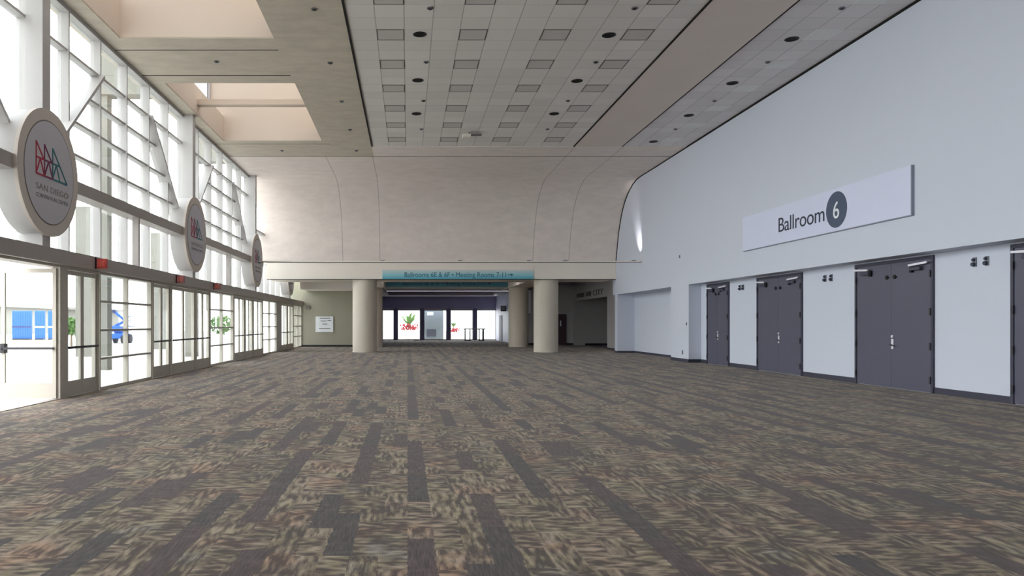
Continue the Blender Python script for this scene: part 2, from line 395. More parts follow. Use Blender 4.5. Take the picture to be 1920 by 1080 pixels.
# skylight wells
WT = 11.8
wl = ['skylight well behind the camera end of the hall', 'skylight well over the camera', 'near skylight well with beige walls, cut by the top of the photo', 'far skylight well crossed by a beige bar']
for i, (a, b) in enumerate(SKY):
    r = empty('skylight_well', ((WX0+WX1)/2, (a+b)/2, CEIL), wl[i], 'skylight', None, 'structure')
    MB().box(WX1, WX1+.25, a-.25, b+.25, CEIL+T, WT).box(WX1, WX1+.02, a, b, CEIL+.02, CEIL+T).build('side_wall', MT['beige'], r)
    MB().box(-7.6, WX1, a-.25, a, CEIL+T, WT).box(WX0, WX1, a-.03, a+.006, CEIL+.03, CEIL+T).build('near_wall', MT['beige'], r)
    MB().box(-7.6, WX1, b, b+.25, CEIL+T, WT).box(WX0, WX1, b-.006, b+.03, CEIL+.03, CEIL+T).build('far_wall', MT['beige'], r)
    MB().box(-7.6, WX0, a, b, CEIL+T, 9.44).box(WX0-.02, WX0+.006, a, b, CEIL+.03, CEIL+T).build('parapet', MT['beige'], r)
    ym = (a+b)/2
    MB().box(WX0, WX1, ym-.15, ym+.15, 8.82, 9.0).build('cross_bar', MT['beige'], r)
    fr = MB()
    for y in (a+.05, ym, b-.05): fr.box(-7.62, -7.5, y-.04, y+.04, 9.44, WT)
    for y in (a+.05, ym, b-.05): fr.box(-7.6, WX1+.2, y-.04, y+.04, WT, WT+.1)
    for x in (-7.55, -5.4, -3.2): fr.box(x-.04, x+.04, a, b, WT, WT+.1)
    fr.build('glazing_bars', MT['white_metal'], r)
    MB().box(-7.58, -7.56, a, b, 9.44, WT).box(-7.6, WX1+.2, a, b, WT+.1, WT+.12).build('glass', MT['sky_glass'], r)

# vault: flat soffit rolls down into the fascia
prof = [(35.4, 8.48), (35.9, 8.44), (36.4, 8.34), (36.9, 8.17), (37.3, 7.99), (37.7, 7.74), (38.05, 7.45), (38.35, 7.1), (38.62, 6.7), (38.85, 6.25), (39.05, 5.78), (39.2, 5.3), (39.32, 4.95), (39.39, FAST)]
v = MB()
v.prism(prof+[(40.2, FAST), (40.2, 9.0), (35.4, 9.0)], 'x', -7.68, XU+.6)
o = v.build('vault', MT['vault'], smooth=True); o.data.set_sharp_from_angle(angle=math.radians(30))
S(o, 'curved concrete vault rolling down from the ceiling to the fascia', 'wall')
e = MB()
pp = [(35.4, 8.48)]+prof[1:]
for (a, b) in zip(pp[:-1], pp[1:]):
    e.bar((XU-.015, a[0]-.01, a[1]-.01), (XU-.015, b[0]-.01, b[1]-.01), .06, .03, (1, 0, 0))
e.box(XU-.03, XU, YB, 35.4, CEIL-.035, CEIL+.02)
S(e.build('trim_4', MT['black_gap']), 'black shadow gap where the white wall meets ceiling and vault', 'trim')
fa = MB(); fa.box(-7.42, XU, YV1, 42.4, FASB, FAST)
S(fa.build('fascia', MT['fascia']), 'pale fascia beam below the vault, carried on two round columns', 'beam')
o = MB().box(-7.42, XU, YV1-.02, YV1, FAST-.015, FAST+.02).box(-7.42, XU, YV1-.015, YV1+.3, FASB-.02, FASB).build('trim_5', MT['trim_dark']); S(o, 'thin dark lines along the edges of the fascia beam', 'trim')

# ------------------------------------------------------------------ right wall
w = MB()
w.box(XU, 12.6, YB, 40.0, SOF, 9.0)
w.box(XR, 12.6, YB, 29.2, 0, SOF)
w.box(XU, 12.6, 29.2, 31.17, 0, SOF)
w.box(11.9, 12.6, 31.17, 39.1, 0, SOF)
w.box(XU, 12.6, 39.1, 39.6, 0, SOF)
S(w.build('wall_right', MT['white_wall']), 'tall white wall overhanging a row of dark double doors', 'wall')
def dframe(Y0, Y1, n, lab):
    r = empty('door_%d' % n, (XR, (Y0+Y1)/2, 0), lab, 'door', 'grey double doors in the white wall', 'structure')
    top = SOF-.035
    fr = MB(); fr.box(XR-.05, XR+.02, Y0, Y0+.07, 0, top); fr.box(XR-.05, XR+.02, Y1-.07, Y1, 0, top); fr.box(XR-.05, XR+.02, Y0+.07, Y1-.07, top-.07, top)
    fr.build('door_frame', MT['door_jamb'], r)
    ym = (Y0+Y1)/2
    for s in (-1, 1):
        a, b = (Y0+.08, ym-.004) if s < 0 else (ym+.004, Y1-.08)
        lf = MB().box(XR-.035, XR+.01, a, b, .012, top-.075, .004).build('leaf', MT['door_grey'], r)
        ho = a if s < 0 else b
        hg = MB()
        for z in (.28, 1.02, 1.78, 2.62): hg.cyl((XR-.06, ho+s*.01, z-.08), (XR-.06, ho+s*.01, z+.08), .022, n=10)
        hg.build('hinges', MT['dark_bar'], lf)
        yc = ho-s*.42
        MB().box(XR-.12, XR-.036, yc-.17, yc+.17, 2.72, 2.8, .01).build('door_closer', MT['door_jamb'], lf)
        MB().bar((XR-.13, yc-s*.17, 2.84), (XR-.11, ho-s*.02, 2.87), .045, .03, (1, 0, 0)).build('closer_arm', MT['chrome'], lf)
        MB().box(XR-.09, XR-.036, yc-s*.17-.04, yc-s*.17+.04, 2.68, 2.82, .006).build('closer_joint', MT['lens_black'], lf)
        yh = ym+s*.14
        MB().cyl((XR-.036, yh, 2.62), (XR-.06, yh, 2.62), .05, n=16).box(XR-.055, XR-.036, yh-.08, yh+.03, 2.6, 2.625).build('holder_plate', MT['lens_black'], lf)
    lf = r.children[-1]
    hd = MB().box(XR-.05, XR-.035, ym-.1, ym-.02, .92, 1.16, .006); hd.cyl((XR-.035, ym-.06, 1.22), (XR-.06, ym-.06, 1.22), .035, n=14)
    hd.build('handle_plate', MT['chrome'], r)
    MB().cyl((XR-.05, ym-.06, 1.02), (XR-.1, ym-.06, 1.02), .016, n=10).cyl((XR-.1, ym-.04, 1.02), (XR-.1, ym-.2, 1.0), .014, n=10).build('lever', MT['dark_bar'], r)
    return r
RD = [(11.3, 14.16, 'grey double door at the edge of the photo, closest to the camera'), (16.25, 19.09, 'grey double door under the ballroom sign, widest in view'), (21.66, 24.46, 'grey double door next beyond the ballroom sign'), (26.6, 28.55, 'narrow grey double door beside the white pilaster')]
for i, (a, b, l) in enumerate(RD): dframe(a, b, i+1, l)
# baseboard pieces
bb = MB(); h = .135
for a, b in ((YB, RD[0][0]), (RD[0][1], RD[1][0]), (RD[1][1], RD[2][0]), (RD[2][1], RD[3][0]), (RD[3][1], 29.2)): bb.box(XR-.018, XR, a, b, 0, h)
bb.box(XU-.018, XR, 29.182, 29.2, 0, h); bb.box(XU-.018, XU, 29.2, 31.17, 0, h); bb.box(11.882, 11.9, 31.17, 39.1, 0, .1); bb.box(XU, 11.9, 39.082, 39.1, 0, .1); bb.box(XU-.018, XU, 39.1, 39.6, 0, .1)
S(bb.build('baseboard_right', MT['base_dark']), 'dark grey baseboard along the white wall and its doors', 'baseboard')

# ballroom sign
r = empty('ballroom_sign', (XU, 20.3, 3.89), 'long pale wall sign reading Ballroom 6 above the grey doors', 'sign')
MB().box(XU-.06, XU, 16.23, 24.37, 3.89, 4.97, .004).build('panel', MT['panel_white'], r)
MB().box(XU-.064, XU, 16.2, 16.228, 3.88, 4.97).box(XU-.05, XU, 16.2, 24.37, 3.868, 3.888).build('edge', MT['edge_strip'], r)['label'] = 'dark metal edge strip of the sign'
me = text_mesh('Ballroom', .60, .003, spacing=.96)
xs = [q.co.x for q in me.vertices]; k = 2.42/(max(xs)-min(xs))
MB().addmesh(me, frame_m((0, -1, 0), (0, 0, 1), (XU-.064, 22.06, 4.215)) @ Matrix.Diagonal((k, 1, 1, 1))).build('lettering', MT['ink'], r, fix=False)
MB().cyl((XU-.06, 19.04, 4.43), (XU-.068, 19.04, 4.43), .46, n=64).build('number_disc', MT['slate'], r)
me = text_mesh('6', .62, .003, 'CENTER')
MB().addmesh(me, frame_m((0, -1, 0), (0, 0, 1), (XU-.072, 19.04, 4.21))).build('number', MT['white_print'], r, fix=False)

# magnetic door holders on the wall strips
HP = [(15.1, 'lower'), (14.78, 'upper')]
def holder(y, lab):
    r = empty('door_holder', (XR, y, 2.77), lab, 'door holder', 'magnetic door holders on the white wall')
    MB().box(XR-.02, XR, y-.05, y+.05, 2.67, 2.86, .006).build('back_plate', MT['steel'], r)
    MB().cyl((XR-.02, y, 2.72), (XR-.07, y, 2.72), .04, n=16).cyl((XR-.02, y, 2.81), (XR-.06, y, 2.81), .03, n=16).build('magnet', MT['ink'], r)
    return r
h0 = holder(15.1, 'small dark door holder left of its pair, wall strip before the nearest grey door')
for y, lab in ((14.78, 'small dark door holder right of its pair, wall strip before the nearest grey door'),
               (20.5, 'small dark door holder left of its pair, wall strip below the word Ballroom'), (20.2, 'small dark door holder right of its pair, wall strip below the word Ballroom'),
               (25.75, 'small dark door holder left of its pair, wall strip beside the narrow double door'), (25.5, 'small dark door holder right of its pair, wall strip beside the narrow double door')):
    copy_tree(h0, (XR, y, 2.77), lab)
for (x, y, z, n, lab, cat, hh) in ((XU, 29.42, 1.52, 'light_switch', 'small grey switch plate on the edge of the white pilaster', 'switch', .12), (XU, 29.85, .38, 'power_outlet', 'dark power outlet low on the white pilaster', 'outlet', .16)):
    r = empty(n, (x, y, z), lab, cat)
    MB().box(x-.012, x, y-.05, y+.05, z-hh/2, z+hh/2, .003).build('cover_plate', MT['steel'] if n == 'light_switch' else MT['dark_bar'], r)
    MB().box(x-.022, x-.012, y-.018, y+.018, z-hh/4, z+hh/4).build('insert', MT['dark_bar'] if n == 'light_switch' else MT['steel'], r)
o = MB().box(XU-.03, XU, 30.1, 30.2, 4.17, 4.29, .01).build('wall_mounted_sensor', MT['steel']); tag(o, 'tiny grey sensor high on the white wall beyond the ballroom sign', 'sensor')

# ------------------------------------------------------------------ window wall, left
S(MB().box(XG-.05, -6.9, YB, 49.5, 2.71, 3.0).build('header_beam', MT['grey_metal']), 'long grey header beam running above the glass entrance doors', 'beam')
fl = ['pale fin column outside the near edge of the photo', 'tall pale fin column behind the nearest round sign', 'tall pale fin column behind the second round sign', 'tall pale fin column where the vault begins, behind the third round sign', 'short pale fin column behind the round sign under the fascia']
for i, y in enumerate(FIN):
    top = CEIL if i < 4 else 6.2
    if i == 3: top = CEIL
    o = MB().box(-7.47, XF, y-.16, y+.16, 3.0, top).box(XG-.06, -7.47, y-.1, y+.1, 3.0, top).build('fin_column', MT['white_metal'])
    S(o, fl[i], 'column'); o['group'] = 'fin columns along the window wall'
wn = 0
def prism_seg(bm, p0, p1): bm.bar(p0, p1, .09, .22, (1, 0, 0))
bl = ['tall window bay alongside the camera', 'tall window bay cut by the edge of the photo, before the first round sign', 'tall window bay with slanting braces between the first and second round signs', 'tall window bay with slanting braces between second and third round signs', 'window bay under the vault beyond the third round sign']
edges = [YB]+FIN
ZT = [5.34, 6.08, 6.82, 7.55]
for i in range(5):
    a, b = edges[i]+(.1 if i else 0), edges[i+1]-.1
    wn += 1
    r = empty('window_%d' % wn, (XG, (a+b)/2, 3.0), bl[i], 'window', 'tall window bays of the glass wall', 'structure')
    top = CEIL if i < 4 else 6.2
    n = 6 if i else 8
    step = (edges[i+1]-edges[i])/n
    ym = [edges[i]+step*k for k in range(1, n)]
    # mid beam stops at the drums of the round signs
    ba = edges[i]+(1.2 if i else 0); be = edges[i+1]-1.2
    if i == 4: ba, be = 36.35, 37.0
    MB().box(XG+.1, XF, ba, be, 4.33, 4.60).build('mid_beam', MT['grey_metal'], r)
    for y in ym:
        MB().box(-7.7, -7.45, y-.028, y+.028, 3.0, top if i < 4 else 4.75).build('mullion', MT['white_metal'], r)
    if i in (0, 1, 2, 3):
        c0 = ym[2] if i else ym[3]
        MB().box(-7.3, XF, c0-.05, c0+.05, 3.0, 4.33).build('post', MT['grey_metal'], r)
    if 1 <= i <= 3:
        yl, yr = ym[1], ym[3]
        MB().bar((-7.54, yl, 7.52), (-7.54, a+.1, 4.55), .075, .38, (1, 0, 0)).build('brace', MT['white_metal'], r)
        MB().bar((-7.54, yr, 7.52), (-7.54, b-.1, 4.55), .075, .38, (1, 0, 0)).build('brace', MT['white_metal'], r)
        for z in ZT:
            fz = (7.52-z)/(7.52-4.55); fz = max(0, fz)
            p, q = yl+(a+.1-yl)*fz, yr+(b-.1-yr)*fz
            if z == ZT[-1]: p, q = a, b
            MB().box(-7.68, -7.5, p, q, z-.03, z+.03).build('transom', MT['white_metal'], r)
    elif i == 0:
        for z in ZT: MB().box(-7.68, -7.5, a, b, z-.03, z+.03).build('transom', MT['white_metal'], r)
    MB().box(-7.7, -7.44, a, b, top-.1, top).box(-7.7, -7.5, a, b, 3.0, 3.06).build('frame', MT['white_metal'], r)
    MB().box(XG-.006, XG+.006, a, b, 3.06, top-.1).build('glass', MT['glass'], r)

# round signs with drums
def disc_sign(k, lab, top_clip=False):
    y = FIN[k]; z = 4.49; R = 1.247
    r = empty('round_sign', (XF, y, z), lab, 'sign', 'round signs on the window wall')
    xd = XF
    MB().lathe([(R-.03, -7.56), (R-.03, xd), (R-.1, xd), (R-.1, -7.56), (R-.03, -7.56)], (0, y, z), 'x', 72).build('drum', MT['white_metal'], r, smooth=True)
    MB().cyl((xd, y, z), (xd+.07, y, z), R, n=96).build('rim', MT['disc_rim'], r, smooth=True)
    MB().lathe([(.80*R, xd+.071), (.80*R, xd+.074), (.82*R, xd+.074), (.82*R, xd+.071)], (0, y, z), 'x', 96).build('groove', MT['disc_groove'], r)
    MB().cyl((xd+.07, y, z), (xd+.078, y, z), .80*R, n=96).build('face', MT['disc_face'], r)
    def seg(m, p, q):
        xx = xd+.082
        m.bar((xx, y+p[0]*R, z+p[1]*R), (xx, y+q[0]*R, z+q[1]*R), .034, .008, (1, 0, 0))
    T0, MID, B0 = .41, .17, -.08
    red, plum, teal = MB(), MB(), MB()
    def line(p, q):
        c = (p[0]+q[0])/2
        seg(red if c < -.22 else (plum if c < .06 else teal), p, q)
    us = (-.46, -.2, .07); dx = .5/(T0-B0)
    line((us[0], T0), (us[0], B0)); line((us[1], T0), (us[1], B0)); line((us[2], T0), (us[2], B0))
    line((us[0], T0), (us[0]+dx*(T0-MID), MID)); line((us[1], T0), (us[1]+dx*(T0-MID), MID))
    line((us[2], T0), (us[2]+dx*(T0-MID), MID)); line((us[2]+dx*(T0-MID), MID), (.57, B0))
    for p, q in zip((-.46, -.2, .07), (-.2, .07, .315)): line((p, MID), (q, MID))
    for p, q in zip((-.46, -.2, .07), (-.2, .07, .57)): line((p, B0), (q, B0))
    for p, q in zip((-.46, -.2, .07), (-.2, .07, .315)): line((p, B0), ((p+q)/2, MID)); line(((p+q)/2, MID), (q, B0))
    lg = red.build('emblem', MT['red'], r); lg['label'] = 'sail shaped emblem of red, plum and teal lines'
    plum.build('emblem_lines', MT['plum'], lg); teal.build('emblem_lines', MT['teal'], lg)
    for body, size, zz, wd, mt in (('SAN DIEGO', .17, -.31, 1.08, 'pale_print'), ('CONVENTION CENTER', .11, -.43, 1.08, 'grey_print')):
        me = text_mesh(body, size, .002); xs = [q.co.x for q in me.vertices]; kx = wd*R/(max(xs)-min(xs))
        MB().addmesh(me, frame_m((0, 1, 0), (0, 0, 1), (xd+.08, y-.47*R, z+zz*R)) @ Matrix.Diagonal((kx, 1, 1, 1))).build('lettering', MT[mt], r, fix=False)
    return r
d0 = disc_sign(1, 'largest round sign in view, nearest on the window wall, with sail emblem')
for k, lab in ((2, 'second round sign along the window wall, beside the braced window bay'), (3, 'narrow looking round sign where the window wall meets the vault'), (4, 'sliver of a round sign half hidden under the fascia beam')):
    copy_tree(d0, (XF, FIN[k], 4.49), lab)
MB_ = None

# lower level: doors and windows in plane XD
DT = 2.68
def win_low(a, b, lab, cols=2, group='low windows between the glass doors'):
    global wn
    wn += 1
    r = empty('window_%d' % wn, (XD, (a+b)/2, 0), lab, 'window', group, 'structure')
    fr = MB(); x0, x1 = XD-.12, XD
    fr.box(x0, x1, a, a+.06, 0, 2.71); fr.box(x0, x1, b-.06, b, 0, 2.71); fr.box(x0, x1, a+.06, b-.06, 2.65, 2.71); fr.box(x0, x1, a+.06, b-.06, 0, .07)
    fr.build('frame', MT['door_metal'], r)
    for k in range(1, cols):
        y = a+(b-a)*k/cols; MB().box(x0, x1, y-.025, y+.025, .07, 2.65).build('mullion', MT['door_metal'], r)
    for z in (.72, 1.37, 2.03): MB().box(x0-.01, x1+.01, a+.06, b-.06, z-.025, z+.025).build('transom', MT['grey_metal'], r)
    MB().box(XD-.066, XD-.054, a+.06, b-.06, .07, 2.65).build('glass', MT['glass'], r)
def leaf(r, a, b, ax='y', x=XD, y=0):
    # glass leaf between a and b (along y in plane x, or along x in plane y)
    def B(m, u0, u1, t0, t1, z0, z1):
        if ax == 'y': m.box(x-.03+t0, x-.03+t1, u0, u1, z0, z1)
        else: m.box(u0, u1, y+t0, y+t1, z0, z1)
        return m
    st = .075
    m = MB(); B(m, a, a+st, -.025, .025, .02, DT-.05); B(m, b-st, b, -.025, .025, .02, DT-.05)
    B(m, a+st, b-st, -.025, .025, DT-.14, DT-.05); B(m, a+st, b-st, -.025, .025, .02, .33)
    lf = m.build('leaf', MT['door_metal'], r)
    B(MB(), a+st, b-st, -.005, .005, .33, DT-.14).build('glass', MT['glass'], lf)
    s = 1 if ax == 'y' else -1
    B(MB(), a+.03, b-.03, s*.045 if s > 0 else -.085, .085 if s > 0 else -.045, 1.0, 1.05).build('push_bar', MT['dark_bar'], lf)
    return lf
dn = 4
def door_low(a, b, lab, frame=True):
    global dn
    dn += 1
    r = empty('door_%d' % dn, (XD, (a+b)/2, 0), lab, 'door', 'glass entrance doors', 'structure')
    m = MB(); x0, x1 = XD-.12, XD+.02
    m.box(x0, x1, a, a+.07, 0, 2.71); m.box(x0, x1, b-.07, b, 0, 2.71); m.box(x0, x1, a+.07, b-.07, DT-.04, 2.71)
    m.build('door_frame', MT['door_metal'], r)
    ym = (a+b)/2
    leaf(r, a+.075, ym-.004); leaf(r, ym+.004, b-.075)
    return r
# open door beside the first fin
dn += 1
r = empty('door_%d' % dn, (XD, 15.0, 0), 'open glass door swung outward at the edge of the photo', 'door', 'glass entrance doors', 'structure')
MB().box(XD-.12, XD+.03, 15.03, 15.31, 0, 2.71).build('door_frame', MT['door_metal'], r)
MB().box(XD-.12, XD+.0, 12.0, 15.03, DT-.02, 2.71).build('door_frame', MT['door_metal'], r)
lf = leaf(r, XD-1.13, XD-.03, 'x', y=15.0)
MB().cyl((XD-1.1, 14.9, 1.02), (XD-1.1, 15.1, 1.02), .025, n=12).box(XD-1.13, XD-1.05, 14.93, 15.07, .93, 1.12).build('latch', MT['dark_bar'], lf)
door_low(15.31, 16.95, 'closed pair of glass doors beside the open door')
win_low(17.03, 20.5, 'eight pane low window through which the blue lift shows')
door_low(20.54, 22.12, 'first glass door pair beyond the window showing the blue lift'); door_low(22.16, 24.72, 'wider glass door pair, middle of the three under the second round sign'); door_low(24.76, 26.55, 'glass door pair just beyond the wider pair, below the second round sign')
win_low(26.6, 30.15, 'eight pane low window just beyond the second round sign')
door_low(30.2, 32.25, 'glass door pair right after the second low window'); door_low(32.3, 33.95, 'middle glass door pair below the third round sign'); door_low(34.0, 36.25, 'last glass door pair before the fascia beam')
win_low(36.3, 40.1, 'low window below the end of the fascia beam')
S(MB().box(XD-.12, XD, 40.1, 41.5, 0, 2.71).build('wall_left', MT['white_metal']), 'narrow white wall panel between low window and the far glass doors', 'wall')
door_low(41.5, 43.7, 'far glass door pair beside the narrow white wall panel'); door_low(43.74, 45.95, 'farthest glass door pair along the window wall')
win_low(46.0, 49.45, 'farthest low window, against the taupe end wall')
win_low(YB, 12.0, 'low window alongside the camera, outside the photo', cols=10, group='low windows beside the camera')
S(MB().box(XD-.14, XD+.02, YB, 49.45, -.004, .012).build('trim_6', MT['grey_metal']), 'metal threshold strip under the glass doors', 'trim')
# slot above the far doors, beside the lower ceiling
S(MB().box(-7.9, -6.7, 42.4, 49.7, 6.2, 6.4).box(-6.75, -6.68, 42.4, 49.5, 4.3, 6.2).box(-7.9, -6.7, 40.2, 42.4, 4.76, 6.4).build('ceiling_slot', MT['fascia']), 'pale ceiling slot above the farthest glass doors', 'ceiling')
wn += 1
r = empty('window_%d' % wn, (XG, 47.4, 3.0), 'high window above the farthest glass doors', 'window', None, 'structure')
MB().box(-7.7, -7.46, 45.5, 49.5, 3.0, 3.06).box(-7.7, -7.46, 47.0, 47.07, 3.06, 6.2).build('frame', MT['white_metal'], r)
MB().box(XG-.006, XG+.006, 45.46, 49.5, 3.06, 6.2).build('glass', MT['glass'], r)

# red exit signs standing off the header
def exit_sign(y, lab, z=2.74, mt='exit_red'):
    r = empty('exit_sign', (-6.9, y, z), lab, 'exit sign', 'exit signs along the header beam')
    MB().box(-6.9, -6.66, y-.03, y+.03, z, z+.22, .006).build('housing', MT[mt], r)
    MB().box(-6.9, -6.875, y-.06, y-.03, z-.01, z+.25).build('bracket', MT['dark_bar'], r)
    me = text_mesh('EXIT', .17, .002, 'CENTER')
    MB().addmesh(me, frame_m((1, 0, 0), (0, 0, 1), (-6.78, y-.034, z+.05)) @ Matrix.Diagonal((.5, 1, 1, 1))).build('lettering', MT['sign_red'], r, fix=False)
    return r
e0 = exit_sign(16.55, 'red exit sign on the header beside the nearest glass doors')
exit_sign(22.3, 'dull red exit sign on the header before the second round sign', mt='exit_dull')
exit_sign(26.6, 'dull red exit sign on the header just past the second round sign', mt='exit_dull')

# ------------------------------------------------------------------ ceiling fittings
def downlight(x, y, z, lab, grp):
    r = empty('downlight', (x, y, z), lab, 'downlight', grp)
    MB().lathe([(.165, z+.005), (.165, z-.012), (.135, z-.014), (.125, z+.0)], (x, y, 0), 'z', 32).build('trim_ring', MT['trim_dark'], r, smooth=True)
    MB().cyl((x, y, z-.002), (x, y, z+.01), .135, n=32).build('opening', MT['lens_black'], r)
    return r
zc = CEIL+.02
p0 = downlight(.3, 18.0, zc, 'black round downlight nearest the camera, window side row of the tile field', 'black downlights in the tile field')
for x, y, l in ((.3, 21.4, 'black round downlight in the middle of the window side row'), (.3, 24.8, 'black round downlight nearest the vault, window side row of the tile field'), (4.87, 18.05, 'black round downlight nearest the camera, door side row of the tile field'), (4.87, 21.45, 'black round downlight in the middle of the door side row'), (4.87, 24.8, 'black round downlight nearest the vault, door side row of the tile field')):
    copy_tree(p0, (x, y, zc), l)
for i, y in enumerate((18.3, 21.65, 25.0, 28.6)):
    q = copy_tree(p0, (9.42, y, zc), 'black round downlight, %s from the camera on the narrow tile strip' % ORD[i]); q['group'] = 'black downlights on the narrow tile strip'
def sprinkler(x, y, z, lab, grp):
    r = empty('ceiling_sprinkler', (x, y, z), lab, 'sprinkler', grp)
    MB().cyl((x, y, z), (x, y, z-.02), .07, n=16).build('escutcheon', MT['steel'], r)
    MB().cyl((x, y, z-.02), (x, y, z-.03), .022, n=10).cyl((x, y, z-.03), (x, y, z-.036), .04, n=12).build('deflector', MT['dark_bar'], r)
    return r
s0 = None
for x, nm, z in ((.5, 'window side of the tile field', zc), (5.02, 'door side of the tile field', zc), (9.6, 'narrow tile strip', zc), (-2.06, 'long concrete strip beside the tiles', CEIL)):
    for i, y in enumerate((16.5, 19.9, 23.35, 26.75)+((30.0,) if x < 0 else ())):
        lab = 'dark sprinkler head, %s from camera on the %s' % (ORD[i], nm)
        if s0 is None: s0 = sprinkler(x, y, z, lab, 'ceiling sprinklers')
        else: copy_tree(s0, (x, y, z), lab)
copy_tree(s0, (-5.06, 19.8, CEIL), 'tiny dark sprinkler head on the concrete beam between the two skylights')
copy_tree(s0, (-5.04, 30.0, CEIL), 'tiny dark sprinkler head on the concrete beam beyond the far skylight')
def cpanel(x, y, w, l, mt, lab, grp):
    r = empty('ceiling_grille', (x+w/2, y+l/2, zc), lab, 'grille', grp)
    m = MB(); t = .022
    m.box(x, x+w, y, y+t, zc-.008, zc+.004); m.box(x, x+w, y+l-t, y+l, zc-.008, zc+.004); m.box(x, x+t, y+t, y+l-t, zc-.008, zc+.004); m.box(x+w-t, x+w, y+t, y+l-t, zc-.008, zc+.004)
    m.build('frame', MT['panel_edge'] if mt == 'panel_grey' else MT['panel_light'], r)
    MB().box(x+t, x+w-t, y+t, y+l-t, zc-.004, zc+.004).build('louvre', MT[mt], r)
    return r
c0 = c1 = None
cn = ['window side', 'inner window side', 'inner door side', 'door side']
for ci, col in enumerate((1, 4, 7, 10)):
    for ri in range(7):
        x, y = -1.4+.6617*col, 15.66+2.049*ri
        lab = 'square grey ceiling grille, %s from the camera in the %s column' % (ORD[ri], cn[ci])
        if c0 is None: c0 = cpanel(x, y, .6617, .655, 'panel_grey', lab, 'square grilles in the tile field')
        else: copy_tree(c0, (x+.331, y+.3275, zc), lab)
for ri in range(7):
    x, y = 8.43+.6425*2, 15.66+2.049*ri
    lab = 'pale square grille, %s from the camera on the narrow tile strip' % ORD[ri]
    if c1 is None: c1 = cpanel(x, y, .6425, .655, 'panel_light', lab, 'pale grilles in the narrow tile strip')
    else: copy_tree(c1, (x+.321, y+.3275, zc), lab)
r = empty('ceiling_projector', (2.26, 27.25, zc-.2), 'small beige fixture hanging below the tile ceiling near the vault', 'projector')
MB().cyl((2.26, 27.25, zc), (2.26, 27.25, zc-.1), .03, n=10).build('stem', MT['steel'], r)
MB().box(2.0, 2.3, 27.1, 27.35, zc-.2, zc-.08, .015).build('body', MT['fascia'], r)
MB().box(2.32, 2.7, 27.15, 27.3, zc-.12, zc-.06, .01).build('bracket', MT['disc_groove'], r)

# light rail across the hall with uplights
r = empty('light_rail', (1.9, 35.0, 4.41), 'thin horizontal rail spanning the hall below the vault', 'rail')
MB().box(-6.98, XU-.02, 34.95, 35.03, 4.41, 4.46).build('rail', MT['fascia'], r)
MB().box(-6.98, XU-.02, 34.94, 35.04, 4.395, 4.41).build('underside_shade', MT['trim_dark'], r)  # dark strip painting the shadow along the bottom of the rail
def uplight(x, lab):
    r = empty('uplight', (x, 34.99, 4.46), lab, 'uplight', 'small uplights on the rail')
    MB().box(x-.1, x+.1, 34.94, 35.04, 4.46, 4.5, .008).build('housing', MT['steel'], r)
    MB().box(x-.08, x+.08, 34.95, 35.03, 4.5, 4.505).build('lens', MT['white_print'], r)
    return r
u0 = uplight(10.6, 'lit uplight at the wall end of the rail, throwing a glow on the white wall')
for x, l in ((7.4, 'small uplight on the rail above the gap beyond the teal banner'), (5.7, 'small uplight on the rail above the arrow end of the teal banner'), (2.47, 'small uplight on the rail above the middle of the teal banner'), (-1.16, 'small uplight on the rail above the start of the teal banner')):
    copy_tree(u0, (x, 34.99, 4.46), l)
sl = bpy.data.lights.new('uplight_beam', 'SPOT'); sl.energy = 170; sl.spot_size = math.radians(46); sl.spot_blend = 1.0; sl.color = (1, .95, .93); sl.shadow_soft_size = .04
so = bpy.data.objects.new('uplight_beam', sl); COL.objects.link(so); so.location = (10.6, 34.99, 4.56)
so.rotation_euler = (Vector((.42, .42, 1))).to_track_quat('-Z', 'Y').to_euler()

# ------------------------------------------------------------------ columns and lower level beyond the fascia
def column(x, y, lab):
    rr = .65
    prof = [(0, 0), (rr+.01, 0), (rr+.01, .05), (rr, .06), (rr, 1.9), (rr-.006, 1.905), (rr-.006, 1.915), (rr, 1.92), (rr, FASB)]
    o = MB().lathe(prof, (x, y, 0), 'z', 64).build('concrete_column', MT['column_paint'], smooth=True)
    S(o, lab, 'column'); o['group'] = 'round concrete columns'
column(-2.29, 40.06, 'round pale column in front of the taupe end wall'); column(7.43, 40.06, 'round beige column in front of the dim restroom corridor')
column(7.3, 49.1, 'round column half hidden behind the front right column'); column(-2.29, 49.1, 'round column hidden behind the front left column')
# beams and ceiling of the lower level
S(MB().box(-6.7, -2.9, 46.6, 49.5, 3.68, 4.3).build('beam', MT['fascia_pale']), 'bright dropped beam above the taupe end wall', 'beam')
S(MB().box(-1.5, 6.7, 48.9, 52.5, 3.93, 4.3).build('beam', MT['fascia']), 'cross beam carrying the second teal banner', 'beam')
S(MB().box(-2.9, -1.5, 42.4, 53.0, FASB, 4.3).build('beam', MT['fascia']), 'lengthwise beam over the left round columns', 'beam')
S(MB().box(6.7, 8.1, 42.4, 53.0, FASB, 4.3).build('beam', MT['fascia']), 'lengthwise beam over the right round columns', 'beam')
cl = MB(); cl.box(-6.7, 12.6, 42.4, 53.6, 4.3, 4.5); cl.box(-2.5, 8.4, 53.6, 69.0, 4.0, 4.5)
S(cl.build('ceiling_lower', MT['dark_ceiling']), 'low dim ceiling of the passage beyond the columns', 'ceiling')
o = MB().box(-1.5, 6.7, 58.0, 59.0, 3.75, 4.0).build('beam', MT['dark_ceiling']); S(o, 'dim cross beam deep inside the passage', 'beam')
S(MB().box(-7.9, -2.1, 49.5, 49.8, 0, 6.4).build('wall_end', MT['taupe_wall']), 'taupe end wall with a white notice board', 'wall')
S(MB().box(XD, -2.3, 49.475, 49.5, 0, .12).build('baseboard_end', MT['base_black']), 'black baseboard below the taupe end wall', 'baseboard')
